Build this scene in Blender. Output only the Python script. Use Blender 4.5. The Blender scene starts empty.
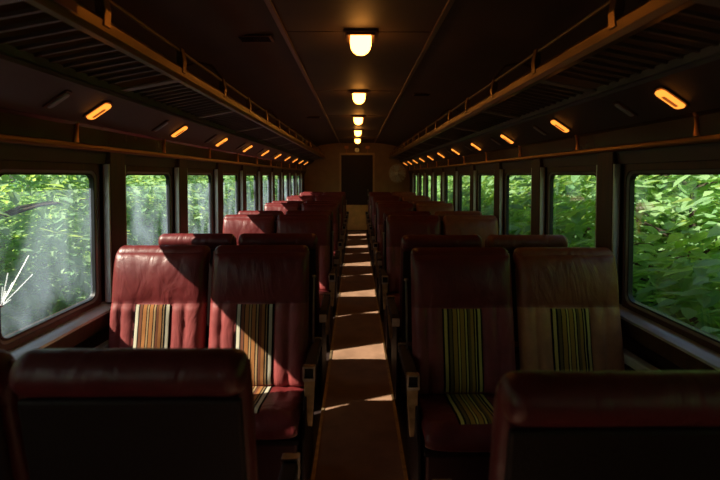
import bpy, bmesh, math, random
from mathutils import Vector, Matrix, noise
random.seed(7)
S = bpy.context.scene
COL = S.collection
PI = math.pi

# ------------------------------------------------------------------ helpers
class MB:
    """collects verts and faces, then links them as one mesh object"""
    def __init__(s): s.v = []; s.f = []; s.uv = None
    def add(s, vs, fs):
        n = len(s.v); s.v += [tuple(p) for p in vs]; s.f += [tuple(i + n for i in f) for f in fs]; return n
    def box(s, x0, x1, y0, y1, z0, z1):
        x0, x1 = min(x0, x1), max(x0, x1)
        vs = [(x, y, z) for x in (x0, x1) for y in (y0, y1) for z in (z0, z1)]
        s.add(vs, [(0, 1, 3, 2), (4, 6, 7, 5), (0, 4, 5, 1), (2, 3, 7, 6), (0, 2, 6, 4), (1, 5, 7, 3)])
        return s
    def prism(s, prof, y0, y1):
        """closed (x,z) outline extruded along y"""
        n = len(prof)
        vs = [(x, y0, z) for x, z in prof] + [(x, y1, z) for x, z in prof]
        fs = [(i, (i + 1) % n, n + (i + 1) % n, n + i) for i in range(n)]
        fs += [tuple(range(n))[::-1], tuple(range(n, 2 * n))]
        s.add(vs, fs); return s
    def prism_x(s, prof, x0, x1):
        n = len(prof)
        vs = [(x0, y, z) for y, z in prof] + [(x1, y, z) for y, z in prof]
        fs = [(i, (i + 1) % n, n + (i + 1) % n, n + i) for i in range(n)]
        fs += [tuple(range(n))[::-1], tuple(range(n, 2 * n))]
        s.add(vs, fs); return s
    def tube(s, pts, r, n=8, caps=True):
        pts = [Vector(p) for p in pts]
        rings = []
        for i, p in enumerate(pts):
            d = (pts[min(i + 1, len(pts) - 1)] - pts[max(i - 1, 0)]).normalized()
            a = d.cross(Vector((0, 0, 1)))
            if a.length < .05: a = d.cross(Vector((0, 1, 0)))
            a.normalize(); b = d.cross(a)
            rr = r[i] if isinstance(r, (list, tuple)) else r
            rings.append([p + rr * (math.cos(2 * PI * k / n) * a + math.sin(2 * PI * k / n) * b) for k in range(n)])
        vs = [q for g in rings for q in g]
        fs = [(i * n + k, i * n + (k + 1) % n, (i + 1) * n + (k + 1) % n, (i + 1) * n + k) for i in range(len(pts) - 1) for k in range(n)]
        if caps: fs += [tuple(range(n))[::-1], tuple(range((len(pts) - 1) * n, len(pts) * n))]
        s.add(vs, fs); return s
    def lathe(s, prof, n=24, cx=0, cy=0, cz=0, sx=1, sy=1):
        """(r,z) profile turned about z"""
        vs = [(cx + sx * r * math.cos(2 * PI * k / n), cy + sy * r * math.sin(2 * PI * k / n), cz + z) for r, z in prof for k in range(n)]
        fs = [(i * n + k, i * n + (k + 1) % n, (i + 1) * n + (k + 1) % n, (i + 1) * n + k) for i in range(len(prof) - 1) for k in range(n)]
        fs += [tuple(range(n))[::-1], tuple(range((len(prof) - 1) * n, len(prof) * n))]
        s.add(vs, fs); return s
    def grid(s, nu, nv, fn):
        vs = [fn(i / nu, j / nv) for j in range(nv + 1) for i in range(nu + 1)]
        w = nu + 1
        s.add(vs, [(j * w + i, j * w + i + 1, (j + 1) * w + i + 1, (j + 1) * w + i) for j in range(nv) for i in range(nu)])
        return s
    def build(s, name, mat, parent=None, smooth=False, bevel=0, angle=35, fix=True):
        me = bpy.data.meshes.new(name)
        me.from_pydata(s.v, [], s.f)
        me.materials.append(mat)
        if fix:
            bm = bmesh.new(); bm.from_mesh(me)
            bmesh.ops.remove_doubles(bm, verts=bm.verts, dist=1e-5)
            bmesh.ops.recalc_face_normals(bm, faces=bm.faces)
            bm.to_mesh(me); bm.free()
        if smooth:
            me.polygons.foreach_set('use_smooth', [True] * len(me.polygons))
            if angle < 180:
                me.set_sharp_from_angle(angle=math.radians(angle))
        o = bpy.data.objects.new(name, me); COL.objects.link(o)
        if parent: o.parent = parent
        if bevel:
            m = o.modifiers.new('bevel', 'BEVEL'); m.width = bevel; m.segments = 2; m.limit_method = 'ANGLE'
        return o

def tag(o, label=None, cat=None, group=None, kind=None):
    for k, v in (('label', label), ('category', cat), ('group', group), ('kind', kind)):
        if v: o[k] = v
    return o
def empty(name, loc=(0, 0, 0)):
    o = bpy.data.objects.new(name, None); COL.objects.link(o); o.location = loc; o.empty_display_size = .1; return o
def kids(o): return [c for c in bpy.data.objects if c.parent == o]
def copy_tree(o, parent=None):
    c = o.copy(); COL.objects.link(c); c.parent = parent
    for ch in kids(o): copy_tree(ch, c)
    return c

# ------------------------------------------------------------------ materials
def mat(name): 
    m = bpy.data.materials.new(name); m.use_nodes = True
    return m, m.node_tree, m.node_tree.nodes['Principled BSDF'], m.node_tree.links
def plain(name, col, rough=.5, metal=0, bump=0, bscale=60, var=0, vscale=6, spec=.5, coord='Object', stretch=None):
    m, t, b, L = mat(name)
    b.inputs['Base Color'].default_value = (*col, 1); b.inputs['Roughness'].default_value = rough
    b.inputs['Metallic'].default_value = metal; b.inputs['Specular IOR Level'].default_value = spec
    tc = t.nodes.new('ShaderNodeTexCoord'); src = tc.outputs[coord]
    if stretch:
        mp = t.nodes.new('ShaderNodeMapping'); mp.inputs['Scale'].default_value = stretch
        L.new(src, mp.inputs[0]); src = mp.outputs[0]
    if var:
        n = t.nodes.new('ShaderNodeTexNoise'); n.inputs['Scale'].default_value = vscale; n.inputs['Detail'].default_value = 6
        L.new(src, n.inputs['Vector'])
        r = t.nodes.new('ShaderNodeValToRGB'); r.color_ramp.elements[0].position = .3; r.color_ramp.elements[1].position = .7
        r.color_ramp.elements[0].color = (*[c * (1 - var) for c in col], 1); r.color_ramp.elements[1].color = (*[min(1, c * (1 + var)) for c in col], 1)
        L.new(n.outputs['Fac'], r.inputs[0]); L.new(r.outputs[0], b.inputs['Base Color'])
        mr = t.nodes.new('ShaderNodeMapRange'); mr.inputs['To Min'].default_value = max(.02, rough - .1); mr.inputs['To Max'].default_value = min(1, rough + .12)
        L.new(n.outputs['Fac'], mr.inputs[0]); L.new(mr.outputs[0], b.inputs['Roughness'])
    if bump:
        n2 = t.nodes.new('ShaderNodeTexNoise'); n2.inputs['Scale'].default_value = bscale; n2.inputs['Detail'].default_value = 5
        L.new(src, n2.inputs['Vector'])
        bp = t.nodes.new('ShaderNodeBump'); bp.inputs['Strength'].default_value = bump; bp.inputs['Distance'].default_value = .01
        L.new(n2.outputs['Fac'], bp.inputs['Height']); L.new(bp.outputs[0], b.inputs['Normal'])
    return m

def leather_mat(name, col, rough=.36):
    m, t, b, L = mat(name)
    tc = t.nodes.new('ShaderNodeTexCoord')
    n = t.nodes.new('ShaderNodeTexNoise'); n.inputs['Scale'].default_value = 7; n.inputs['Detail'].default_value = 8; n.inputs['Roughness'].default_value = .65
    L.new(tc.outputs['Object'], n.inputs['Vector'])
    r = t.nodes.new('ShaderNodeValToRGB'); r.color_ramp.elements[0].position = .35; r.color_ramp.elements[1].position = .7
    r.color_ramp.elements[0].color = (*[c * .75 for c in col], 1); r.color_ramp.elements[1].color = (*[min(1, c * 1.2) for c in col], 1)
    L.new(n.outputs['Fac'], r.inputs[0]); L.new(r.outputs[0], b.inputs['Base Color'])
    mr = t.nodes.new('ShaderNodeMapRange'); mr.inputs['To Min'].default_value = rough - .1; mr.inputs['To Max'].default_value = rough + .15
    L.new(n.outputs['Fac'], mr.inputs[0]); L.new(mr.outputs[0], b.inputs['Roughness'])
    # broad soft creases and a fine grain
    w = t.nodes.new('ShaderNodeTexNoise'); w.inputs['Scale'].default_value = 9; w.inputs['Detail'].default_value = 3; w.inputs['Distortion'].default_value = 1.4
    mp = t.nodes.new('ShaderNodeMapping'); mp.inputs['Scale'].default_value = (1, .8, .45)
    L.new(tc.outputs['Object'], mp.inputs[0]); L.new(mp.outputs[0], w.inputs['Vector'])
    g = t.nodes.new('ShaderNodeTexVoronoi'); g.inputs['Scale'].default_value = 260
    L.new(tc.outputs['Object'], g.inputs['Vector'])
    b1 = t.nodes.new('ShaderNodeBump'); b1.inputs['Strength'].default_value = .33; b1.inputs['Distance'].default_value = .03
    b2 = t.nodes.new('ShaderNodeBump'); b2.inputs['Strength'].default_value = .25; b2.inputs['Distance'].default_value = .001
    L.new(w.outputs['Fac'], b1.inputs['Height']); L.new(g.outputs['Distance'], b2.inputs['Height'])
    L.new(b1.outputs[0], b2.inputs['Normal']); L.new(b2.outputs[0], b.inputs['Normal'])
    return m

def stripe_mat(name, bands, x0, x1):
    """woven stripes running up the seat; bands = [(width, colour)], measured across from x0 to x1"""
    m, t, b, L = mat(name)
    b.inputs['Roughness'].default_value = .85; b.inputs['Specular IOR Level'].default_value = .15
    tc = t.nodes.new('ShaderNodeTexCoord'); sx = t.nodes.new('ShaderNodeSeparateXYZ'); L.new(tc.outputs['Object'], sx.inputs[0])
    mr = t.nodes.new('ShaderNodeMapRange'); mr.inputs['From Min'].default_value = x0; mr.inputs['From Max'].default_value = x1
    L.new(sx.outputs['X'], mr.inputs[0])
    r = t.nodes.new('ShaderNodeValToRGB'); r.color_ramp.interpolation = 'CONSTANT'
    tot = sum(w for w, _ in bands); p = 0; el = r.color_ramp.elements
    for i, (w, c) in enumerate(bands):
        e = el[0] if i == 0 else (el[1] if i == 1 else el.new(p / tot))
        e.position = p / tot; e.color = (*c, 1); p += w
    L.new(mr.outputs[0], r.inputs[0])
    n = t.nodes.new('ShaderNodeTexNoise'); n.inputs['Scale'].default_value = 500
    L.new(tc.outputs['Object'], n.inputs['Vector'])
    mx = t.nodes.new('ShaderNodeMix'); mx.data_type = 'RGBA'; mx.blend_type = 'MULTIPLY'; mx.inputs[0].default_value = .5
    L.new(r.outputs[0], mx.inputs[6]); L.new(n.outputs['Fac'], mx.inputs[7]); L.new(mx.outputs[2], b.inputs['Base Color'])
    bp = t.nodes.new('ShaderNodeBump'); bp.inputs['Strength'].default_value = .4; bp.inputs['Distance'].default_value = .002
    L.new(n.outputs['Fac'], bp.inputs['Height']); L.new(bp.outputs[0], b.inputs['Normal'])
    return m

def emit_mat(name, col, strength):
    m = bpy.data.materials.new(name); m.use_nodes = True; t = m.node_tree; t.nodes.clear()
    o = t.nodes.new('ShaderNodeOutputMaterial'); e = t.nodes.new('ShaderNodeEmission')
    e.inputs[0].default_value = (*col, 1); e.inputs[1].default_value = strength
    t.links.new(e.outputs[0], o.inputs[0]); return m

def glass_mat(name, dirt_lo, dirt_hi, seed=0):
    """thin window glass: clear, faint reflection, blotchy film of dust that catches the daylight"""
    m = bpy.data.materials.new(name); m.use_nodes = True; t = m.node_tree; t.nodes.clear(); L = t.links; N = t.nodes.new
    o = N('ShaderNodeOutputMaterial'); tr = N('ShaderNodeBsdfTransparent'); tr.inputs[0].default_value = (.86, .92, .9, 1)
    gl = N('ShaderNodeBsdfGlossy'); gl.inputs['Roughness'].default_value = .03
    lw = N('ShaderNodeLayerWeight'); lw.inputs['Blend'].default_value = .22
    m1 = N('ShaderNodeMixShader'); mu = N('ShaderNodeMath'); mu.operation = 'MULTIPLY'; mu.inputs[1].default_value = .25
    L.new(lw.outputs['Fresnel'], mu.inputs[0]); L.new(mu.outputs[0], m1.inputs[0]); L.new(tr.outputs[0], m1.inputs[1]); L.new(gl.outputs[0], m1.inputs[2])
    tl = N('ShaderNodeBsdfTranslucent'); tl.inputs[0].default_value = (.58, .76, 1, 1)
    tc = N('ShaderNodeTexCoord'); mp = N('ShaderNodeMapping'); mp.inputs['Location'].default_value = (seed, seed, 0); mp.inputs['Scale'].default_value = (1, 1.6, .9)
    n = N('ShaderNodeTexNoise'); n.inputs['Scale'].default_value = 2.6; n.inputs['Detail'].default_value = 5; n.inputs['Distortion'].default_value = .6
    L.new(tc.outputs['Object'], mp.inputs[0]); L.new(mp.outputs[0], n.inputs['Vector'])
    mr = N('ShaderNodeMapRange'); mr.inputs['From Min'].default_value = .38; mr.inputs['From Max'].default_value = .68
    mr.inputs['To Min'].default_value = dirt_lo; mr.inputs['To Max'].default_value = dirt_hi
    L.new(n.outputs['Fac'], mr.inputs[0])
    # a dust film looks thicker at a slant
    pw = N('ShaderNodeMath'); pw.operation = 'MULTIPLY_ADD'; pw.inputs[1].default_value = 3.2; pw.inputs[2].default_value = 1
    l2 = N('ShaderNodeLayerWeight'); l2.inputs['Blend'].default_value = .5
    L.new(l2.outputs['Facing'], pw.inputs[0]); md = N('ShaderNodeMath'); md.operation = 'MULTIPLY'
    L.new(mr.outputs[0], md.inputs[0]); L.new(pw.outputs[0], md.inputs[1])
    m2 = N('ShaderNodeMixShader'); L.new(md.outputs[0], m2.inputs[0]); L.new(m1.outputs[0], m2.inputs[1]); L.new(tl.outputs[0], m2.inputs[2])
    L.new(m2.outputs[0], o.inputs[0]); return m

def leaf_mat(name, c1, c2):
    m = bpy.data.materials.new(name); m.use_nodes = True; t = m.node_tree; t.nodes.clear(); L = t.links; N = t.nodes.new
    o = N('ShaderNodeOutputMaterial'); b = N('ShaderNodeBsdfPrincipled'); b.inputs['Roughness'].default_value = .5; b.inputs['Specular IOR Level'].default_value = .25
    tl = N('ShaderNodeBsdfTranslucent'); ge = N('ShaderNodeNewGeometry'); r = N('ShaderNodeValToRGB')
    r.color_ramp.elements[0].color = (*c1, 1); r.color_ramp.elements[1].color = (*c2, 1)
    L.new(ge.outputs['Random Per Island'], r.inputs[0]); L.new(r.outputs[0], b.inputs['Base Color'])
    mx = N('ShaderNodeMix'); mx.data_type = 'RGBA'; mx.blend_type = 'MULTIPLY'; mx.inputs[0].default_value = 1; mx.inputs[7].default_value = (1.5, 1.3, .6, 1)
    L.new(r.outputs[0], mx.inputs[6]); L.new(mx.outputs[2], tl.inputs[0])
    s = N('ShaderNodeMixShader'); s.inputs[0].default_value = .5
    L.new(b.outputs[0], s.inputs[1]); L.new(tl.outputs[0], s.inputs[2]); L.new(s.outputs[0], o.inputs[0]); return m

M = {}
M['leather'] = leather_mat('maroon_leather', (.14, .016, .017), .40)
M['rose'] = leather_mat('worn_rose_leather', (.25, .045, .043), .5)
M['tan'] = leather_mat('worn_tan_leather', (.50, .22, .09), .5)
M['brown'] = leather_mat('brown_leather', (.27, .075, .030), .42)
M['vinyl'] = plain('dark_back_vinyl', (.018, .007, .006), .6, bump=.2, bscale=200, spec=.25)
M['basepanel'] = plain('maroon_base_metal', (.06, .012, .010), .5, var=.2)
M['steel'] = plain('worn_steel', (.42, .38, .33), .35, 1, var=.25, vscale=25)
M['brass'] = plain('brass_rail', (.29, .17, .065), .34, .8, var=.12, vscale=3)
M['armmetal'] = plain('tarnished_arm_metal', (.38, .27, .15), .42, .8, var=.3, vscale=30)
M['black'] = plain('black_recess', (.008, .007, .006), .7)
M['alu'] = plain('window_aluminium', (.30, .32, .31), .45, .3, var=.15, vscale=12)
M['jamb'] = plain('pale_jamb_paint', (.72, .76, .72), .33, .35, var=.12, vscale=9)
M['gasket'] = plain('black_rubber_gasket', (.012, .013, .016), .45)
M['pilaster'] = plain('brown_pilaster', (.075, .032, .016), .45, var=.35, vscale=5, stretch=(8, 8, .8))
M['wallpaint'] = plain('dark_wall_paint', (.050, .022, .016), .5, var=.2, vscale=3)
M['frieze'] = plain('varnished_frieze', (.060, .034, .020), .22, var=.25, vscale=4, bump=.05, bscale=12)
M['cove'] = plain('cove_panel', (.10, .070, .055), .5, var=.15, vscale=5)
M['ceil'] = plain('dark_ceiling_paint', (.085, .052, .036), .6, var=.3, vscale=2.2, bump=.06, bscale=6)
M['trim'] = plain('ceiling_strip', (.20, .115, .07), .35, .3, var=.2)
M['slat'] = plain('rack_slats', (.17, .11, .085), .45, .4, var=.2)
M['beam'] = plain('rack_beam', (.30, .23, .19), .5, .2, var=.2)
M['floor'] = plain('dark_linoleum', (.022, .011, .009), .55, var=.3, vscale=8)
M['endwall'] = plain('tan_end_panel', (.40, .25, .12), .6, var=.12, vscale=5)
M['doorframe'] = plain('door_frame_metal', (.6, .42, .24), .45, .3)
M['doorskin'] = plain('dark_door', (.030, .012, .010), .5, var=.2)
M['kick'] = plain('tan_kick_plate', (.75, .46, .13), .5, var=.15)
M['copper'] = plain('copper_box', (.85, .36, .14), .4, .2)
M['streakbead'] = plain('copper_lamp_streak', (.95, .42, .16), .3, .9)
M['fanwire'] = plain('grey_fan_wire', (.9, .9, .86), .35, .1)
M['fanback'] = plain('grey_fan_blades', (.5, .5, .48), .5)
M['plaque'] = plain('red_plaque', (.22, .02, .015), .5)
M['lampframe'] = plain('lamp_bronze', (.16, .08, .04), .4, .6)
M['globe'] = emit_mat('ceiling_globe_glow', (1, .37, .06), 14)
M['amber'] = emit_mat('amber_lens_glow', (1, .29, .035), 1.9)
M['amberslot'] = emit_mat('amber_lens_slot', (1, .22, .03), .35)
M['unlit'] = plain('unlit_lens', (.42, .38, .36), .35)
M['glassL'] = glass_mat('dusty_glass', .002, .055, 3.1)
M['glassR'] = glass_mat('clear_glass', .001, .006, 8.3)
M['crack'] = plain('crazed_glass', (.85, .9, .95), .25)
M['bark'] = plain('bark', (.05, .035, .025), .9, bump=.6, bscale=14)
M['leafa'] = leaf_mat('leaf_green', (.20, .40, .20), (.42, .64, .32))
M['leafb'] = leaf_mat('leaf_deep_green', (.16, .38, .25), (.32, .56, .34))
M['earth'] = plain('embankment', (.028, .045, .018), .95, var=.6, vscale=1.5, bump=.6, bscale=5)
K = (.012, .010, .009)
CR, OR, BR, TN, DK = (.70, .63, .47), (.42, .17, .055), (.20, .07, .035), (.48, .30, .14), (.05, .03, .02)
STR = [(1, K), (2.2, CR), (1, K), (2, BR), (.7, K), (2.6, OR), (.7, K), (1.0, TN), (.6, K), (2.6, OR), (.7, K), (1.2, TN), (.8, K), (1.8, BR), (2, OR), (.9, K), (.7, TN), (1.4, K), (2.2, CR), (1.1, K)]
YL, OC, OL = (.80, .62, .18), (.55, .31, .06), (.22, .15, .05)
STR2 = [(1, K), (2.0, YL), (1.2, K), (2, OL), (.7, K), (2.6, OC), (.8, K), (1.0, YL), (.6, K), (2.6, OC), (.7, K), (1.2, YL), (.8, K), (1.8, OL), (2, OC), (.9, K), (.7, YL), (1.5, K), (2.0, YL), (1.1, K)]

# ------------------------------------------------------------------ layout numbers (metres)
EYE = 1.53
XG, XP, XO = 1.43, 1.375, 1.52           # glass plane, pilaster face, outer skin
ZS, ZH = .875, 1.535                     # glass bottom and top
YB, YE = -2.6, 11.6                      # ends of the saloon
PW = .92                                 # window pitch
GL = .61                                 # glass length
OFF = {-1: 2.29, 1: 2.225}               # far edge of the first full window, left and right

# ------------------------------------------------------------------ shell
def struct(o): o['kind'] = 'structure'; return o
struct(MB().box(-XO, XO, YB - .1, YE + .1, -.08, 0).build('floor', M['floor']))
run = struct(MB().box(-.235, .235, YB, YE, 0, .008).build('trim_1', plain('aisle_runner', (.30, .165, .10), .6, var=.25, vscale=5, bump=.25, bscale=90)))
for i, sx in enumerate((-1, 1)):
    struct(MB().box(sx * .225, sx * .243, YB, YE, .0005, .014).build('trim_%d' % (2 + i), M['armmetal']))

# ceiling: flat centre, sides curving down behind the racks
prof = [(-1.40, 1.98), (-1.36, 2.14), (-1.24, 2.27), (-1.0, 2.36), (-.7, 2.41), (-.49, 2.43), (.49, 2.43), (.7, 2.41), (1.0, 2.36), (1.24, 2.27), (1.36, 2.14), (1.40, 1.98)]
out = [(x * 1.09, z + .1) for x, z in reversed(prof)]
ceil = struct(MB().prism(prof + out, YB - .1, YE + .1).build('ceiling', M['ceil'], smooth=True))
n = 4
for sx in (-1, 1):
    struct(MB().box(sx * .450, sx * .482, YB, YE, 2.412, 2.427).build('trim_%d' % n, M['trim'], bevel=.004)); n += 1
# cross joints of the ceiling sheets
for k in range(8):
    y = .86 + k * 1.84
    struct(MB().box(-.449, .449, y - .015, y + .015, 2.426, 2.4295).build('trim_%d' % n, M['ceil'])); n += 1

def wall_side(sx, name):
    b = MB()
    b.box(sx * XG, sx * XO, YB - .1, YE + .1, 0, ZS - .03)
    b.box(sx * XG, sx * XO, YB - .1, YE + .1, ZH, 2.1)
    off = OFF[sx]; ks = range(-5, 11)
    edges = []
    for k in ks:
        y1 = off + PW * k; y0 = y1 - GL
        if y1 < YB + .2 or y0 < YB + .1 or y1 > YE - .5: continue
        edges.append((y0, y1))
    yy = YB - .1
    for y0, y1 in edges:
        b.box(sx * (XG + .001), sx * (XG + .028), yy, y0 - .03, ZS - .03, ZH); yy = y1 + .03
    b.box(sx * (XG + .001), sx * (XG + .028), yy, YE + .1, ZS - .03, ZH)
    struct(b.build(name, M['wallpaint']))
    return edges
WIN = {-1: wall_side(-1, 'wall_left'), 1: wall_side(1, 'wall_right')}

def rrect(y0, y1, z0, z1, r, n=6):
    pts = []
    for cy, cz, a in ((y1 - r, z1 - r, 0), (y0 + r, z1 - r, 90), (y0 + r, z0 + r, 180), (y1 - r, z0 + r, 270)):
        for i in range(n + 1):
            t = math.radians(a + 90 * i / n); pts.append((cy + r * math.cos(t), cz + r * math.sin(t)))
    return pts
def ring(sx, outer, inner, x0, x1, xi=None):
    """frame between two matching outlines, from x0 (room side) to x1; xi lets the inner lip sit further out"""
    xi = x0 if xi is None else xi
    n = len(outer); b = MB()
    vs = [(sx * x0, y, z) for y, z in outer] + [(sx * xi, y, z) for y, z in inner] + [(sx * x1, y, z) for y, z in inner] + [(sx * x1, y, z) for y, z in outer]
    fs = []
    for a in range(4):
        c = (a + 1) % 4
        fs += [(a * n + i, a * n + (i + 1) % n, c * n + (i + 1) % n, c * n + i) for i in range(n)]
    b.add(vs, fs); return b

wn = 1
for sx in (-1, 1):
    for (y0, y1) in WIN[sx]:
        w = struct(empty('window_%d' % wn, (sx * XG, (y0 + y1) / 2, (ZS + ZH) / 2))); wn += 1
        c = Vector(w.location)
        def put(o): o.parent = w; o.location = -c; return o
        R = .045
        # painted outer frame, aluminium sash, black gasket, glass
        put(ring(sx, rrect(y0 - .035, y1 + .035, ZS - .045, ZH + .06, .006), rrect(y0 - .022, y1 + .022, ZS - .02, ZH + .022, .05), XG - .018, XG + .012).build('window_frame', M['pilaster'], bevel=.003))
        put(ring(sx, rrect(y0 - .022, y1 + .022, ZS - .02, ZH + .022, .05), rrect(y0 - .008, y1 + .008, ZS - .008, ZH + .008, R), XG - .012, XG + .012, XG - .004).build('sash', M['alu'], smooth=True))
        put(ring(sx, rrect(y0 - .008, y1 + .008, ZS - .008, ZH + .008, R), rrect(y0, y1, ZS, ZH, R - .005), XG - .008, XG + .016).build('gasket', M['gasket'], smooth=True))
        pts = rrect(y0 - .004, y1 + .004, ZS - .004, ZH + .004, R)
        b = MB(); N_ = len(pts)
        b.add([(sx * (XG + .008), y, z) for y, z in pts], [tuple(range(N_))])
        put(b.build('pane', M['glassL'] if sx < 0 else M['glassR'], fix=False))
        if sx < 0 and abs(y1 - OFF[-1]) < .01:
            b = MB(); cy_, cz_ = 1.70, 1.01
            random.seed(3)
            for a, ln, wd in ((50, .23, .0009), (54, .10, .0014), (28, .19, .0004), (74, .13, .0006), (84, .075, .0022), (66, .06, .0012), (15, .05, .0006), (110, .04, .0008), (-30, .03, .0008)):
                t = math.radians(a); d = Vector((math.cos(t), math.sin(t))); q = Vector((-d.y, d.x)) * wd * .6
                p0 = Vector((cy_, cz_)); p1 = p0 + d * ln; x = -(XG + .004); x2 = -(XG + .007)
                b.add([(x, *(p0 + q)), (x, *(p0 - q)), (x, *p1), (x2, *(p0 + q)), (x2, *(p0 - q)), (x2, *p1)], [(0, 1, 2), (3, 5, 4), (0, 2, 5, 3), (1, 4, 5, 2), (0, 3, 4, 1)])
            b.lathe([(.001, -.002), (.006, -.001), (.006, .001), (.001, .002)], 9)
            # move the last lathe onto the pane
            k0 = len(b.v) - 36
            for i in range(k0, len(b.v)):
                x, y, z = b.v[i]; b.v[i] = (-(XG + .005) + z, cy_ + x, cz_ + y)
            tag(put(b.build('glass_crack', M['crack'])), 'white star-shaped crack in the dusty glass')

# pilasters, splayed jambs, sills, heads, frieze and cove
def side_fit(sx, nm):
    global n
    ed = WIN[sx]
    mids = []
    for i in range(len(ed) - 1):
        a, b_ = ed[i][1], ed[i + 1][0]; mids.append((a, b_))
    mids.append((ed[-1][1], ed[-1][1] + .31)); mids.insert(0, (ed[0][0] - .31, ed[0][0]))
    for a, b_ in mids:
        m_ = (a + b_) / 2
        p = MB().box(sx * XP, sx * (XG - .001), m_ - .075, m_ + .075, ZS - .075, ZH + .13)
        struct(p.build('trim_%d' % n, M['pilaster'], bevel=.004)); n += 1
        j = MB()   # pale metal reveals on both flanks
        j.box(sx * (XP + .004), sx * (XG - .019), m_ - .088, m_ - .0755, ZS - .045, ZH + .06)
        j.box(sx * (XP + .004), sx * (XG - .019), m_ + .0755, m_ + .088, ZS - .045, ZH + .06)
        struct(j.build('trim_%d' % n, M['jamb'])); n += 1
    # sill ledge
    s = MB().prism([(sx * (XG - .001), ZS - .045), (sx * (XP + .006), ZS - .062), (sx * (XP - .014), ZS - .072), (sx * (XP - .014), ZS - .085), (sx * (XG - .001), ZS - .085)], YB, YE)
    struct(s.build('trim_%d' % n, M['jamb'])); n += 1
    s = MB().prism([(sx * (XP - .016), ZS - .086), (sx * (XP - .006), ZS - .16), (sx * XP, ZS - .165), (sx * (XG - .001), ZS - .165), (sx * (XG - .001), ZS - .086)], YB, YE)
    struct(s.build('trim_%d' % n, M['pilaster'])); n += 1
    # heater casing low on the wall
    s = MB().prism([(sx * 1.345, .02), (sx * 1.345, .17), (sx * 1.375, .20), (sx * (XG - .001), .20), (sx * (XG - .001), .02)], YB, YE)
    struct(s.build('baseboard_' + nm, M['wallpaint'])); 
    # window head, shallow cornice of brass, frieze, cove
    s = MB().prism([(sx * (XG - .001), ZH + .06), (sx * 1.405, ZH + .06), (sx * 1.395, 1.66), (sx * (XG - .001), 1.66)], YB, YE)
    struct(s.build('trim_%d' % n, M['cove'])); n += 1
    s = MB().prism([(sx * (XG - .001), 1.661), (sx * 1.368, 1.661), (sx * 1.362, 1.672), (sx * 1.366, 1.690), (sx * (XG - .001), 1.692)], YB, YE)
    struct(s.build('trim_%d' % n, M['brass'], bevel=.003)); n += 1
    s = MB().prism([(sx * (XG - .001), 1.693), (sx * 1.382, 1.693), (sx * 1.378, 1.775), (sx * 1.365, 1.79), (sx * (XG - .001), 1.79)], YB, YE)
    struct(s.build('trim_%d' % n, M['frieze'])); n += 1
    s = MB().prism([(sx * 1.364, 1.791), (sx * 1.18, 1.915), (sx * 1.17, 1.94), (sx * 1.40, 1.95), (sx * 1.42, 1.791)], YB, YE)
    struct(s.build('trim_%d' % n, M['cove'])); n += 1
    # vent slots in the frieze, in pairs between the lamps
side_fit(-1, 'left'); side_fit(1, 'right')

# end walls
def end_wall():
    b = MB()
    for x0, x1, z0, z1 in ((-XO, -.43, 0, 2.5), (.43, XO, 0, 2.5), (-.43, .43, 2.10, 2.5)):
        b.box(x0, x1, YE, YE + .08, z0, z1)
    struct(b.build('wall_back', M['endwall']))
    d = struct(empty('door_1', (0, YE, 0)))
    f = MB().box(-.48, -.43, -.03, .05, 0, 2.16).box(.43, .48, -.03, .05, 0, 2.16).box(-.43, .43, -.03, .05, 2.10, 2.16)
    f.build('door_frame', M['doorframe'], d, bevel=.006)
    MB().box(-.429, .429, .03, .07, .02, 2.099).build('door_leaf', M['doorskin'], d, bevel=.004)
    tag(MB().box(-.42, .42, .012, .0295, .05, .74).build('kick_plate', M['kick'], d, bevel=.003), 'tan lower panel of the dark end door')
    MB().box(-.42, .42, -.03, .029, .001, .03).build('threshold', M['steel'], d)
    hb = MB().tube([(.30, .03, 1.0), (.30, -.015, 1.0), (.30, -.015, 1.16), (.30, .03, 1.16)], .008)
    hb.build('door_handle', M['steel'], d)
    struct(MB().box(-XO, XO, YB - .08, YB, 0, 2.5).build('wall_front', M['endwall']))
end_wall()
struct(MB().box(-XO - .02, -.49, YE - .012, YE - .001, 0, .12).build('baseboard_back', M['floor']))

# ------------------------------------------------------------------ seats
TH = .055
def e(s, p=6):
    return max(0.0, 1 - abs(2 * s - 1) ** p) ** .5
def spread(s):      # concentrate grid lines at the edges
    return .5 - .5 * math.cos(PI * s) if True else s
B0, B1 = Vector((0, -.115, .44)), Vector((0, 0, 1.125))
AX = (B1 - B0).normalized(); NF = Vector((0, -AX.z, AX.y))
PL = [0, .14, .28, .67, .81, 1]
SEAM = .62
def groove(u, v):
    g = 0
    g += .007 * math.exp(-((v - SEAM) / .012) ** 2)
    if v < SEAM:
        for p in PL[1:-1]: g += .007 * math.exp(-((u - p) / .010) ** 2)
        for a, b_ in zip(PL, PL[1:]):
            if a <= u <= b_:
                q = (u - a) / (b_ - a); g -= .010 * 4 * q * (1 - q) * min(1, (SEAM - v) / .05)
    else:
        g -= .018 * math.sin(PI * (v - SEAM) / (1 - SEAM)) * (1 - (2 * u - 1) ** 2) ** .5
    return g
def wob(u, v, s):
    return .0045 * noise.noise(Vector((u * 4 + s, v * 5, s * 1.7))) + .0025 * noise.noise(Vector((u * 12, v * 9 + s, 3)))
def front_pt(u, v, W, x0, seed=0, lift=0):
    d = TH * e(u, 16) * e(v, 14) - (groove(u, v) + wob(u, v, seed) if .01 < u < .99 and .01 < v < .99 else 0) + lift
    return Vector((x0 + W * u, 0, 0)) + B0.lerp(B1, v) + NF * d
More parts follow.
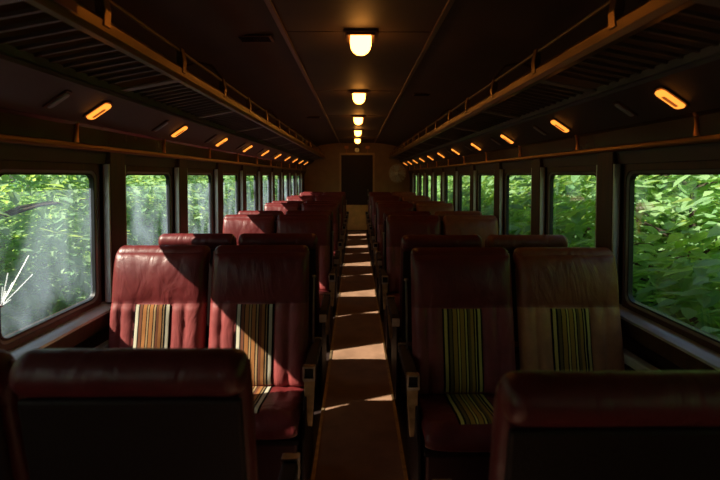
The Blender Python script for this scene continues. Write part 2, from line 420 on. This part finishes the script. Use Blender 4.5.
def back_part(parent, x0, W, seed, smat, lth):
    b = MB(); NU, NV = 64, 56
    b.grid(NU, NV, lambda u, v: front_pt(spread(u), spread(v), W, x0, seed))
    b.grid(NU // 2, NV // 2, lambda u, v: Vector((x0 + W * spread(u), 0, 0)) + B0.lerp(B1, spread(v)) - NF * .03 * e(spread(u), 8) * e(spread(v), 8))
    o = b.build('backrest', lth, parent, smooth=True, angle=80)
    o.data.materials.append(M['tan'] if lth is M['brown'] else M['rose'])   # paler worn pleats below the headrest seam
    for p in o.data.polygons:
        q = p.center - B0; q.x = 0
        if q.dot(AX) < SEAM * (B1 - B0).length and q.dot(NF) > -.004: p.material_index = 1
    u0, u1 = .285, .665
    ins = MB().grid(30, 30, lambda u, v: front_pt(u0 + (u1 - u0) * u, .03 + (SEAM - .045) * v, W, x0, seed, .0022))
    ins.build('striped_panel', smat, o, smooth=True, fix=False)
    # padded roll along the top edge
    r = MB(); cy, cz = .012, 1.103
    def rp(u, v):
        a = 2 * PI * v; s_ = spread(u); k = max(0.02, 1 - abs(2 * s_ - 1) ** 30) ** .5
        rr = k * (1 + .03 * noise.noise(Vector((s_ * 7 + seed, math.cos(a), math.sin(a)))) - .05 * math.exp(-((s_ - .03) / .012) ** 2) - .05 * math.exp(-((s_ - .97) / .012) ** 2))
        return Vector((x0 + .003 + (W - .006) * s_, cy + .050 * rr * math.cos(a), cz + .051 * rr * math.sin(a)))
    r.grid(40, 20, rp)
    r.add([rp(0, j / 20) for j in range(20)], [tuple(range(20))]); r.add([rp(1, j / 20) for j in range(20)], [tuple(range(20))])
    r.build('headrest_roll', lth, o, smooth=True, angle=80)
    # dark hard shell behind
    s = MB()
    a0, a1 = B0.lerp(B1, .0) , B0.lerp(B1, .90)
    pr = [a0 - NF * .031, a1 - NF * .031, a1 - NF * .048, a0 - NF * .055]
    s.prism_x([(p.y, p.z) for p in pr], x0 + .012, x0 + W - .012)
    s.build('back_shell', M['vinyl'], o, bevel=.008)
    return o
CP = [(-.105, .435), (-.16, .447), (-.24, .458), (-.32, .470), (-.40, .484), (-.445, .488), (-.475, .480), (-.495, .460), (-.503, .435), (-.500, .408), (-.48, .388), (-.44, .380), (-.30, .372), (-.11, .365)]
def curve_at(t):
    # arc-length lookup along CP
    L_ = [0]
    for a, b_ in zip(CP, CP[1:]): L_.append(L_[-1] + math.dist(a, b_))
    s_ = t * L_[-1]
    for i in range(len(CP) - 1):
        if s_ <= L_[i + 1] + 1e-9:
            q = (s_ - L_[i]) / (L_[i + 1] - L_[i]); return Vector((0, CP[i][0] + (CP[i + 1][0] - CP[i][0]) * q, CP[i][1] + (CP[i + 1][1] - CP[i][1]) * q))
    return Vector((0, *CP[-1]))
CC = Vector((0, -.30, .42))
def cush_pt(u, t, W, x0, seed, lift=0):
    p = curve_at(t); k = .25 + .75 * e(u, 10)
    g = 0
    if t < .42 and .02 < u < .98:
        for q in PL[1:-1]: g += .005 * math.exp(-((u - q) / .010) ** 2)
    if abs(t - .44) < .05 and .02 < u < .98: g += .005 * math.exp(-((t - .44) / .010) ** 2)
    up = Vector((0, 0, 1)) if t < .44 else Vector((0, -1, 0)) if t < .62 else Vector((0, 0, 0))
    if .02 < u < .98: g -= .012 * (1 - (2 * u - 1) ** 2) + wob(u, t * 2, seed + 5)
    c = Vector((0, p.y * .97 - .01, CC.z))
    return Vector((x0 + W * u, 0, 0)) + c.lerp(p, k) + up * (lift - g) 
def cushion_part(parent, x0, W, seed, smat, lth):
    b = MB(); NU, NV = 48, 60
    b.grid(NU, NV, lambda u, v: cush_pt(spread(u), v, W, x0, seed))
    b.grid(1, 1, lambda u, v: Vector((x0 + W * (.02 + .96 * u), -.112, .385 + .035 * v)))
    o = b.build('seat_cushion', lth, parent, smooth=True, angle=80)
    MB().grid(26, 20, lambda u, v: cush_pt(.285 + .38 * u, .004 + .425 * v, W, x0, seed, .0022)).build('striped_panel', smat, o, smooth=True, fix=False)
    return o
def arm_part(parent, x, sgn, aisle, away=False):
    """arm: padded bar, tapering front plate with an ashtray"""
    w = .026
    a = MB().prism_x([(.05, .585), (-.33, .60), (-.345, .625), (-.34, .648), (.0, .64), (.05, .62)], x - w, x + w)
    o = a.build('armrest', M['vinyl'] if aisle else M['jamb'], parent, bevel=.008)
    if aisle:
        p = MB(); top, bot = .026, .010
        vs = []
        for (hw, z, y) in ((top, .590, -.350), (top * .9, .52, -.356), (bot, .355, -.335)):
            vs += [(x - hw, y, z), (x + hw, y, z), (x + hw, y + .016, z), (x - hw, y + .016, z)]
        fs = [(0, 1, 2, 3), (8, 11, 10, 9)]
        for k in range(2):
            for i in range(4): fs.append((k * 4 + i, k * 4 + (i + 1) % 4, (k + 1) * 4 + (i + 1) % 4, (k + 1) * 4 + i))
        p.add(vs, fs); p.build('arm_plate', M['armmetal'], o, bevel=.003)
        # ashtray: open bright rim round a black well, on the sloped arm nose
        r = MB()
        for (xa, xb, za, zb) in ((x - .029, x - .021, .588, .655), (x + .021, x + .029, .588, .655), (x - .021, x + .021, .647, .655), (x - .021, x + .021, .588, .602)):
            r.box(xa, xb, -.374, -.344, za, zb)
        q = r.build('ashtray', M['steel'], o, bevel=.002)
        MB().box(x - .0205, x + .0205, -.362, -.345, .603, .646).build('ashtray_well', M['black'], q)
        # square cap at the rear end of the arm
        MB().box(x - .025, x + .025, .051, .060, .578, .630).build('arm_cap', M['steel'], o, bevel=.003)
        # upright that carries the back, a thin bright edge from the aisle
        if away: return o
        s = MB().tube([(x - sgn * .012, -.06, .40), (x - sgn * .012, -.045, .62), (x - sgn * .012, .006, .98)], .006, 6)
        s.build('back_link', M['steel'], o)
        MB().lathe([(.001, -.006), (.011, -.006), (.011, .004), (.001, .006)], 12, x - sgn * .012, .008, .985).build('back_bolt', M['steel'], o, smooth=True)
    return o
XW = {-1: ((-.505, .495), (.0125, .518)), 1: ((-.5325, .518), (.0125, .518))}
XWA = {1: XW[1], -1: ((-.5305, .518), (.010, .495))}
def double_seat(name, side, smat_pair, away=False):
    root = empty(name)
    for i, (x0, W) in enumerate((XWA[-side] if away else XW[side])):
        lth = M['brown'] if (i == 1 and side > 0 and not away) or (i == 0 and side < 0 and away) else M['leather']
        back_part(root, x0, W, 1.3 * i + side * 2.1, smat_pair[i], lth)
        cushion_part(root, x0, W, 2.2 * i + side, smat_pair[i], lth)
    ai = -side   # local x direction towards the aisle
    arm_part(root, ai * .566, ai, True, away)
    arm_part(root, -ai * .548, -ai, False)
    b = MB().box(-.52, .52, -.44, -.10, .06, .34)
    b.build('seat_base', M['basepanel'], root, bevel=.012)
    MB().box(-.53, .53, -.46, -.08, .345, .366).build('seat_frame', M['vinyl'], root, bevel=.004)
    for x in (-.46, .46):
        MB().box(x - .03, x + .03, -.38, -.14, 0, .059).build('leg', M['vinyl'], root)
    # aisle end panel
    xe = ai * .547
    pl = MB().prism_x([(-.43, .04), (-.07, .04), (-.02, .36), (-.02, .58), (-.30, .59), (-.36, .50), (-.44, .36)], xe - .007, xe + .007)
    pl.build('end_panel', M['vinyl'], root, bevel=.003)
    return root

def stripes_for(xw, bands, nm):
    x0, W = xw
    return stripe_mat(nm, bands, x0 + .285 * W, x0 + .665 * W)
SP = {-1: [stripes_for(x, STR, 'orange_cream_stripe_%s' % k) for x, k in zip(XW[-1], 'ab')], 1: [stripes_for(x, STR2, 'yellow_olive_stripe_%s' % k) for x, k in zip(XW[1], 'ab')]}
FACE = {-1: 2.30, 1: 2.215}; AWAY = {-1: 2.80, 1: 2.72}
ordn = ['first', 'second', 'third', 'fourth', 'fifth', 'sixth']
for side in (-1, 1):
    sd = 'left' if side < 0 else 'right'
    col = 'cream and orange' if side < 0 else 'yellow'
    proto = double_seat('double_seat', side, SP[side])
    first = True
    for k in range(5):
        o = proto if first else copy_tree(proto); first = False
        o.location = (side * .80, FACE[side] + 1.84 * k, 0)
        if k == 0: lab = '%s double seat with %s stripes facing the camera, nearest on the %s' % ('maroon' if side < 0 else 'maroon and brown', col, sd)
        else: lab = 'double seat facing the camera, %s such row back, %s of the aisle' % (ordn[k], sd)
        tag(o, lab, 'seat', 'seats facing the camera, %s of the aisle' % sd)
    # the same seat turned round; mirrored so its ashtray arm stays on the aisle
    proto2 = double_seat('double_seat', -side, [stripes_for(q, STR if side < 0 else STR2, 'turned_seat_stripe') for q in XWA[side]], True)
    first = True
    for k in range(-1, 5):
        o = proto2 if first else copy_tree(proto2); first = False; o.scale = (1, 1, 1)
        o.location = (side * .80, AWAY[side] + 1.84 * k - (.04 if k < 0 and side > 0 else 0), 0); o.rotation_euler = (0, 0, PI)
        if k == -1 and side < 0: o.location.x = -.788
        if k == -1: o.scale = (1, 1, .988)
        if k == -1: lab = 'dark double seat seen from behind, cut off by the bottom %s corner' % sd
        else: lab = 'roll-topped double seat facing away, %s beyond the nearest striped pair, %s side' % (ordn[k], sd)
        tag(o, lab, 'seat', 'seats facing away from the camera, %s of the aisle' % sd)

# ------------------------------------------------------------------ luggage racks
def rack(sx, sd):
    r = tag(empty('luggage_rack', (sx * 1.03, 0, 2.0)), 'long brass-railed slatted luggage rack above the %s windows' % sd, 'luggage rack', 'luggage racks')
    def put(o, p=r): o.parent = p; o.location = (-Vector(r.location)) if p is r else (0, 0, 0); return o
    Y0, Y1 = YB + .02, YE - .01
    XR = .88
    put(MB().prism([(sx * (XR - .012), 2.02), (sx * (XR - .018), 2.052), (sx * (XR - .004), 2.070), (sx * (XR + .022), 2.070), (sx * (XR + .022), 2.060), (sx * (XR + .004), 2.055), (sx * (XR + .004), 2.02), (sx * (XR + .03), 2.012), (sx * (XR + .03), 2.0), (sx * XR, 2.0)], Y0, Y1).build('front_rail', M['brass'], bevel=.002))
    put(MB().tube([(sx * XR, Y0, 2.142), (sx * XR, Y1, 2.142)], .0085, 8).build('guard_rail', M['brass'], smooth=True))
    put(MB().prism([(sx * 1.169, 1.935), (sx * 1.169, 1.965), (sx * 1.20, 1.965), (sx * 1.20, 1.951), (sx * 1.16, 1.925)], Y0, Y1).build('rear_rail', M['beam']))
    y = 1.47 - .65 * 5; i = 0
    while y < Y1 - .1:
        if y > Y0 + .05:
            p = MB().prism([(sx * (XR - .020), 2.035), (sx * (XR - .024), 2.09), (sx * (XR - .012), 2.156), (sx * (XR + .010), 2.156), (sx * (XR + .012), 2.10), (sx * (XR + .002), 2.035)], y - .020, y + .020)
            put(p.build('rail_post', M['brass'], bevel=.003))
        y += .65
    # slats (surface pattern) and wider beams
    b = MB(); y = Y0 + .03; bz = 2.13 - .99 * 5
    beams = [bz + .99 * k for k in range(20) if Y0 + .05 < bz + .99 * k < Y1 - .05]
    def slab(bb, ya, yb, t0, t1):
        bb.prism([(sx * (XR + .005), 2.001 + t0), (sx * 1.185, 1.944 + t0), (sx * 1.185, 1.944 + t1), (sx * (XR + .005), 2.001 + t1)], ya, yb)
    while y < Y1 - .02:
        if min(abs(y - q) for q in beams) > .045: slab(b, y - .006, y + .006, .010, .024)
        y += .076
    for xx, zz in ((XR + .012, 2.006), (1.178, 1.951)): b.box(sx * (xx - .006), sx * (xx + .006), Y0, Y1, zz + .006, zz + .016)
    put(b.build('slat_bed', M['slat'], fix=False))
    for q in beams:
        bb = MB(); slab(bb, q - .024, q + .024, .001, .010); put(bb.build('cross_beam', M['beam'], bevel=.002))
    # bowed hangers up to the ceiling
    for k in range(-1, 7):
        y = .95 + 1.98 * k
        if not Y0 < y < Y1: continue
        pts = [(sx * (XR + .01), y, 2.065), (sx * (XR + .05), y, 2.20), (sx * (XR + .12), y, 2.28), (sx * (XR + .22), y, 2.305), (sx * (XR + .31), y, 2.27)]
        put(MB().tube(pts, .010, 8).build('hanger', M['lampframe'], smooth=True))
    if sx < 0:
        put(MB().box(-.8605, -.8575, 1.21, 1.31, 2.02, 2.052).build('number_plaque', M['plaque']))
    return r
rack(-1, 'left'); rack(1, 'right')

# ------------------------------------------------------------------ small lamps on the cove
def cove_frame(sx):
    a = Vector((sx * 1.364, 0, 1.791)); b_ = Vector((sx * 1.18, 0, 1.915)); u = (b_ - a).normalized()
    nrm = Vector((-sx * abs(u.z), 0, -abs(u.x))).normalized()
    return (a + b_) / 2, u, nrm
def capsule(P, U, Vv, Nn, L_, W_, h0, h1, inset=0, n=7):
    b = MB(); r = W_ / 2; pts = []
    rc = r * .55
    for cx, cy, a in ((L_ / 2 - rc, r - rc, 0), (-L_ / 2 + rc, r - rc, 90), (-L_ / 2 + rc, -r + rc, 180), (L_ / 2 - rc, -r + rc, 270)):
        for i in range(n): t = math.radians(a + 90 * i / (n - 1)); pts.append((cx + rc * math.cos(t), cy + rc * math.sin(t)))
    N_ = len(pts); vs = []
    for h, k in ((h0, 1), (h0 + (h1 - h0) * .7, 1), (h1, 1 - inset)):
        vs += [P + U * x * k + Vv * y * k + Nn * h for x, y in pts]
    fs = [(a * N_ + i, a * N_ + (i + 1) % N_, (a + 1) * N_ + (i + 1) % N_, (a + 1) * N_ + i) for a in range(2) for i in range(N_)]
    fs += [tuple(range(N_))[::-1], tuple(range(2 * N_, 3 * N_))]
    b.add(vs, fs); return b
for sx in (-1, 1):
    sd = 'left' if sx < 0 else 'right'
    P, U, Nn = cove_frame(sx); Vv = Vector((0, 1, 0)); P = Vector((P.x, 0, P.z))
    O = Vector((0, 0, 0))
    def reading():
        r = empty('reading_lamp'); h = capsule(O, U, Vv, Nn,   .140, .066, .0005, .008).build('lamp_housing', M['lampframe'], r, smooth=True)
        capsule(O, U, Vv, Nn,   .120, .050, .0085, .020, .1).build('lens', M['amber'], r, smooth=True)
        capsule(O - U * .005, U, Vv, Nn, .072, .020, .0203, .0215).build('lens_slot', M['amberslot'], r)
        return r
    def dead():
        r = empty('air_grille'); capsule(O, U, Vv, Nn, .125, .046, .0005, .007).build('grille_frame', M['lampframe'], r, smooth=True)
        capsule(O, U, Vv, Nn, .100, .026, .0075, .014, .1).build('grille_cover', M['unlit'], r, smooth=True)
        return r
    for mk, y0, nm, grp in ((reading, 2.09 if sx < 0 else 1.74, 'amber reading lamp glowing on the cove', 'lit reading lamps'), (dead, 1.81 if sx < 0 else 2.04, 'unlit grey oblong fitting on the cove', 'unlit fittings')):
        pr = None; cnt = 0
        nums = ['nearest', 'second', 'third', 'fourth', 'fifth', 'sixth', 'seventh', 'eighth', 'ninth', 'tenth', 'eleventh', 'twelfth']
        for k in range(0, 12):
            y = y0 + .943 * k
            if y > YE - .15: break
            o = mk() if pr is None else copy_tree(pr)
            pr = pr or o
            o.location = (P.x, y, P.z)
            tag(o, '%s above the %s windows, %s from the camera' % (nm, sd, nums[cnt]), 'lamp' if mk is reading else 'vent', '%s, %s side' % (grp, sd)); cnt += 1

# slim copper beads added as lamplight streaks on the frieze under each lit lamp
for sx, y0 in ((-1, 2.09), (1, 1.74)):
    for k in range(11):
        y = y0 + .943 * k
        if y > YE - .15: break
        struct(MB().tube([(sx * 1.380, y, 1.694), (sx * 1.377, y, 1.776), (sx * 1.365, y, 1.789)], [.014, .010, .006], 12).build('trim_%d' % n, M['streakbead'], smooth=True)); n += 1

# ------------------------------------------------------------------ ceiling lamps
def ceiling_lamp():
    r = empty('ceiling_lamp')
    MB().box(-.105, .105, -.085, .085, -.016, -.0006).build('base_plate', M['lampframe'], r, bevel=.004)
    f = MB()
    for x0, x1, y0, y1 in ((-.088, -.076, -.08, .08), (.076, .088, -.08, .08), (-.076, .076, -.08, -.068), (-.076, .076, .068, .08)):
        f.box(x0, x1, y0, y1, -.034, -.0165)
    f.build('collar', M['lampframe'], r, bevel=.002)
    pr = [(.066, -.0165), (.067, -.05), (.066, -.075), (.060, -.098), (.048, -.117), (.030, -.130), (.010, -.135)]
    g = MB().lathe(pr, 28); g.build('globe', M['globe'], r, smooth=True)
    return r
pr = None
for k in range(5):
    o = ceiling_lamp() if pr is None else copy_tree(pr); pr = pr or o
    o.location = (.012, 2.72 + 1.84 * k, 2.4295)
    tag(o, 'glowing round-bottomed ceiling lamp over the aisle, %s from the camera' % (['nearest', 'second', 'third', 'fourth', 'farthest'][k]), 'ceiling lamp', 'ceiling lamps over the aisle')
# dark flush grilles in the outer ceiling sheets
for (x, y, lab) in ((-.66, 2.75, 'left of the nearest ceiling lamp'), (.70, 4.6, 'right of the second ceiling lamp'), (-.66, 6.4, 'left of the third ceiling lamp')):
    g = MB().box(-.11, .11, -.06, .06, -.008, 0)
    o = empty('ceiling_grille', (x, y, 2.409)); g.build('grille_plate', M['lampframe'], o, bevel=.002)
    s = MB()
    for q in range(6): s.box(-.095, .095, -.048 + q * .017, -.040 + q * .017, -.011, -.0085)
    s.build('louvres', M['vinyl'], o)
    tag(o, 'small dark rectangular grille on the ceiling %s' % lab, 'vent', 'ceiling grilles')

# ------------------------------------------------------------------ things on the end wall
for sx, sd in ((-1, 'left'), (1, 'right')):
    o = empty('signal_box', (sx * .285 + .0, YE - .001, 2.30)); 
    MB().box(-.055, .055, -.09, 0, -.03, .045).build('box_body', M['copper'], o, bevel=.006)
    MB().tube([(0, -.05, -.031), (0, -.05, -.17)], .006, 8).build('stem', M['copper'], o, smooth=True)
    tag(o, 'small copper coloured box with a drop stem above the %s corner of the end door' % sd, 'box', 'copper boxes above the end door')
o = empty('wall_clock', (0, YE - .001, 2.235))
def disc(prof, n=28):
    b = MB().lathe(prof, n); b.v = [(x, -z, y) for x, y, z in b.v]; return b
disc([(.08, 0), (.08, .03), (.066, .04), (.066, .026), (.001, .026)]).build('clock_rim', M['brass'], o, smooth=True)
disc([(.065, .0265), (.065, .029), (.001, .029)]).build('clock_face', M['jamb'], o)
hd = MB().box(-.003, .003, -.033, -.030, 0, .05).box(0, .034, -.033, -.030, -.003, .003); hd.build('clock_hands', M['black'], o)
tag(o, 'small round brass-rimmed clock centred above the end door', 'clock')

f = empty('wall_fan', (1.10, YE - .001, 1.60))
MB().box(-.06, .06, -.02, 0, -.10, .10).build('wall_plate', M['lampframe'], f, bevel=.004)
MB().tube([(0, -.02, -.02), (0, -.09, -.03), (0, -.15, 0)], .016, 10).build('bracket', M['lampframe'], f, smooth=True)
RZ = Matrix.Rotation(math.radians(-28), 4, 'Z')
def turn(b):
    b.v = [tuple(RZ @ Vector((x, y, z)) + Vector((0, -.17, 0))) for x, y, z in b.v]; return b
turn(disc([(.045, -.07), (.06, -.04), (.06, .02), (.03, .035), (.001, .035)], 20)).build('motor', M['lampframe'], f, smooth=True)
for k in range(4):
    b = MB(); a0 = k * PI / 2
    def bp(u, v):
        r = .04 + .17 * v; a = a0 + (-.32 + .85 * u) * (1.1 - .2 * v); return Vector((r * math.cos(a), -.045 - .03 * (u - .5), r * math.sin(a)))
    b.grid(6, 6, bp); vs = list(b.v); b.add([(x, y - .002, z) for x, y, z in vs], [tuple(i for i in q) for q in b.f[:36]])
    turn(b).build('fan_blade', M['fanback'], f, smooth=True)
g = MB()
for q in range(9):
    r = .03 + q * .0265; dep = -.11 + .055 * (q / 8) ** 2
    g.tube([(r * math.cos(2 * PI * t / 32), dep, r * math.sin(2 * PI * t / 32)) for t in range(33)], .004, 5, caps=False)
for t in range(16):
    a = 2 * PI * t / 16; g.tube([((.02 + .222 * s_) * math.cos(a), -.11 + .055 * s_ ** 2, (.02 + .222 * s_) * math.sin(a)) for s_ in (0, .35, .7, 1)] + [(.242 * math.cos(a), 0.0, .242 * math.sin(a)), (.06 * math.cos(a), .045, .06 * math.sin(a))], .0022, 5)
turn(g).build('guard_cage', M['fanwire'], f, smooth=True)
turn(disc([(.045, .109), (.045, .118), (.001, .122)], 18)).build('cage_badge', M['fanwire'], f, smooth=True)
tag(f, 'round grey caged fan mounted on the end wall right of the door', 'fan')

# ------------------------------------------------------------------ outside
GZ = -1.15
def ground_pt(u, v):
    x = -30 + 60 * u; y = -14 + 64 * v
    d = max(0, abs(x) - 5.5)
    z = GZ + min(5.5, d * (.62 if x > 0 else .30)) + .35 * noise.noise(Vector((x * .35, y * .35, 0))) * min(1, d)
    return Vector((x, y, z))
struct(MB().grid(70, 70, ground_pt).build('ground', M['earth'], smooth=True, fix=False))

def leaf_mesh(name, nspray, rx, rz, seed, m, size, zc, trunk_r):
    """sprays of broad leaves spread through a rounded crown; leaves droop along each twig"""
    rnd = random.Random(seed); b = MB()
    for i in range(nspray):
        th = rnd.uniform(0, 2 * PI); ph = math.acos(rnd.uniform(-.95, .98)); rr = rnd.uniform(.45, 1) ** .5
        lump = 1 + .25 * noise.noise(Vector((math.cos(th) * 1.7 + seed, math.sin(th) * 1.7, math.cos(ph) * 2)))
        c = Vector((rx * rr * lump * math.sin(ph) * math.cos(th), rx * rr * lump * math.sin(ph) * math.sin(th), zc + rz * rr * lump * math.cos(ph)))
        d = Vector((math.cos(th), math.sin(th), rnd.uniform(-.35, .25))).normalized()
        d = (d + Vector((rnd.uniform(-.5, .5), rnd.uniform(-.5, .5), 0))).normalized()
        side = d.cross(Vector((0, 0, 1))).normalized(); nrm = side.cross(d)
        tw = rnd.uniform(-.5, .5); side = (side * math.cos(tw) + nrm * math.sin(tw)); nrm = side.cross(d)
        nl = rnd.randint(5, 8)
        for k in range(nl):
            q = k / (nl - 1); base = c + d * (q * size * 3.0) + Vector((0, 0, -.25 * size * 3 * q * q))
            s_ = (-1) ** k if k < nl - 1 else 0
            ld = (d * (.55 if s_ else 1) + side * s_ * .9 + Vector((0, 0, rnd.uniform(-.45, .05)))).normalized()
            ls = ld.cross(nrm).normalized(); ln = ls.cross(ld)
            L_ = size * rnd.uniform(.75, 1.25); W_ = L_ * .24
            pts = [base, base + ld * L_ * .35 + ls * W_ + ln * .01, base + ld * L_ * .72 + ls * W_ * .75 - ln * .02 * L_, base + ld * L_ - ln * .12 * L_,
                   base + ld * L_ * .72 - ls * W_ * .75 - ln * .02 * L_, base + ld * L_ * .35 - ls * W_ + ln * .01, base + ld * L_ * .5 - ln * L_ * .05]
            b.add(pts, [(0, 1, 6), (1, 2, 6), (2, 3, 6), (3, 4, 6), (4, 5, 6), (5, 0, 6)])
    return b
def tree(variant, seed, m, rx, rz, zc, size, ns, lean=0):
    r = empty('broadleaf_tree')
    b = leaf_mesh('foliage', ns, rx, rz, seed, m, size, zc, .07); b.build('foliage', m, r, fix=False)
    rnd = random.Random(seed + 9)
    t = MB().tube([(0, 0, -.5), (.04, .03, zc * .4), (-.03, .05, zc * .8), (.02, 0, zc + rz * .5)], [.11, .09, .07, .03], 8)
    for k in range(9):
        a = rnd.uniform(0, 2 * PI); z = zc * rnd.uniform(.45, 1.1); ln = rx * rnd.uniform(.6, .95)
        t.tube([(0, 0, z), (ln * .5 * math.cos(a), ln * .5 * math.sin(a), z + .15 * rz), (ln * math.cos(a), ln * math.sin(a), z + .2 * rz)], [.035, .022, .008], 5)
    t.build('trunk', M['bark'], r, smooth=True)
    return r
protos = [tree(0, 11, M['leafa'], 1.25, 1.25, 1.9, .19, 520), tree(1, 23, M['leafb'], 1.7, 1.9, 2.6, .17, 900), tree(2, 37, M['leafa'], 1.45, 1.5, 2.2, .20, 620)]
used = [False] * 3
rnd = random.Random(5)
def gz(x, y): return ground_pt((x + 30) / 60, (y + 14) / 64).z
def plant(v, x, y, s, sd):
    o = protos[v] if not used[v] else copy_tree(protos[v]); used[v] = True
    o.location = (x, y, gz(x, y)); o.scale = (s, s, s); o.rotation_euler = (0, 0, rnd.uniform(0, 2 * PI))
    if sd == 'left': tag(o, 'leafy green tree outside the left-hand windows', 'tree', 'trees outside the left windows')
    else: tag(o, 'leafy green tree outside the right-hand windows', 'tree', 'trees outside the right windows')
for side, sd in ((-1, 'left'), (1, 'right')):
    y = -1.2; i = 0
    while y < 36:
        x0 = 4.1 if side > 0 else 4.2
        plant((0, 2)[i % 2], side * (x0 + rnd.uniform(-.25, .5)), y, rnd.uniform(.85, 1.05), sd)
        y += rnd.uniform(1.7, 2.3); i += 1
    y = -3; i = 0
    while y < 42:
        plant((1, 2, 1)[i % 3], side * (7.3 + rnd.uniform(-.5, .8)), y, rnd.uniform(.95, 1.15) * (1 if side > 0 else .62), sd)
        y += rnd.uniform(2.3, 3.0); i += 1
    # low undergrowth along the foot of the bank
    rr = random.Random(40 + side); b = MB()
    for q in range(2600):
        x = side * rr.uniform(3.0, 6.5); yy = rr.uniform(-2, 30); z0 = gz(x, yy)
        h = rr.uniform(.25, .9); a = rr.uniform(0, 2 * PI); ln = rr.uniform(.15, .3)
        for k in range(4):
            a2 = a + k * PI / 2 + rr.uniform(-.3, .3); d = Vector((math.cos(a2), math.sin(a2), rr.uniform(-.2, .6))).normalized(); s_ = d.cross(Vector((0, 0, 1))).normalized() * ln * .28
            p = Vector((x, yy, z0 + h)); b.add([p, p + d * ln * .5 + s_, p + d * ln, p + d * ln * .5 - s_], [(0, 1, 2, 3)])
    tag(b.build('undergrowth', M['leafb'], fix=False), 'low leafy undergrowth along the bank on the %s' % sd, 'undergrowth', kind='stuff')

# ------------------------------------------------------------------ light
sun = bpy.data.lights.new('sun', 'SUN'); sun.energy = 13; sun.angle = math.radians(.55); sun.color = (1, .86, .70)
so = bpy.data.objects.new('sun', sun); COL.objects.link(so)
so.rotation_euler = Vector((1, .38, -.87)).to_track_quat('-Z', 'Y').to_euler(); so.location = (-8, -4, 9)
w = bpy.data.worlds.new('World'); S.world = w; w.use_nodes = True; t = w.node_tree; t.nodes.clear()
o_ = t.nodes.new('ShaderNodeOutputWorld'); bg = t.nodes.new('ShaderNodeBackground'); sk = t.nodes.new('ShaderNodeTexSky')
sk.sky_type = 'NISHITA'; sk.sun_disc = False; sk.sun_elevation = math.radians(38); sk.sun_rotation = math.radians(-117); sk.air_density = 1.2; sk.dust_density = 1.5
t.links.new(sk.outputs[0], bg.inputs[0]); t.links.new(bg.outputs[0], o_.inputs[0]); bg.inputs[1].default_value = .155

# ------------------------------------------------------------------ camera
cam = bpy.data.cameras.new('camera'); co = bpy.data.objects.new('camera', cam); COL.objects.link(co); S.camera = co
FP = 426.0
cam.dof.use_dof = True; cam.dof.focus_distance = 3.4; cam.dof.aperture_fstop = 2.4
cam.sensor_width = 36; cam.lens = FP / 720 * 36; cam.clip_start = .05
pitch = math.radians(1.8)
co.location = (-.015, 0, EYE); co.rotation_euler = (PI / 2 - pitch, 0, -3.5 / FP)
cam.shift_y = -(64 - FP * math.tan(pitch)) / 720
S.view_settings.view_transform = 'Standard'; S.view_settings.look = 'None'; S.view_settings.exposure = 0; S.view_settings.gamma = 1; S.view_settings.use_curve_mapping = False
S.cycles.max_bounces = 8; S.cycles.transparent_max_bounces = 12; S.cycles.sample_clamp_indirect = 4
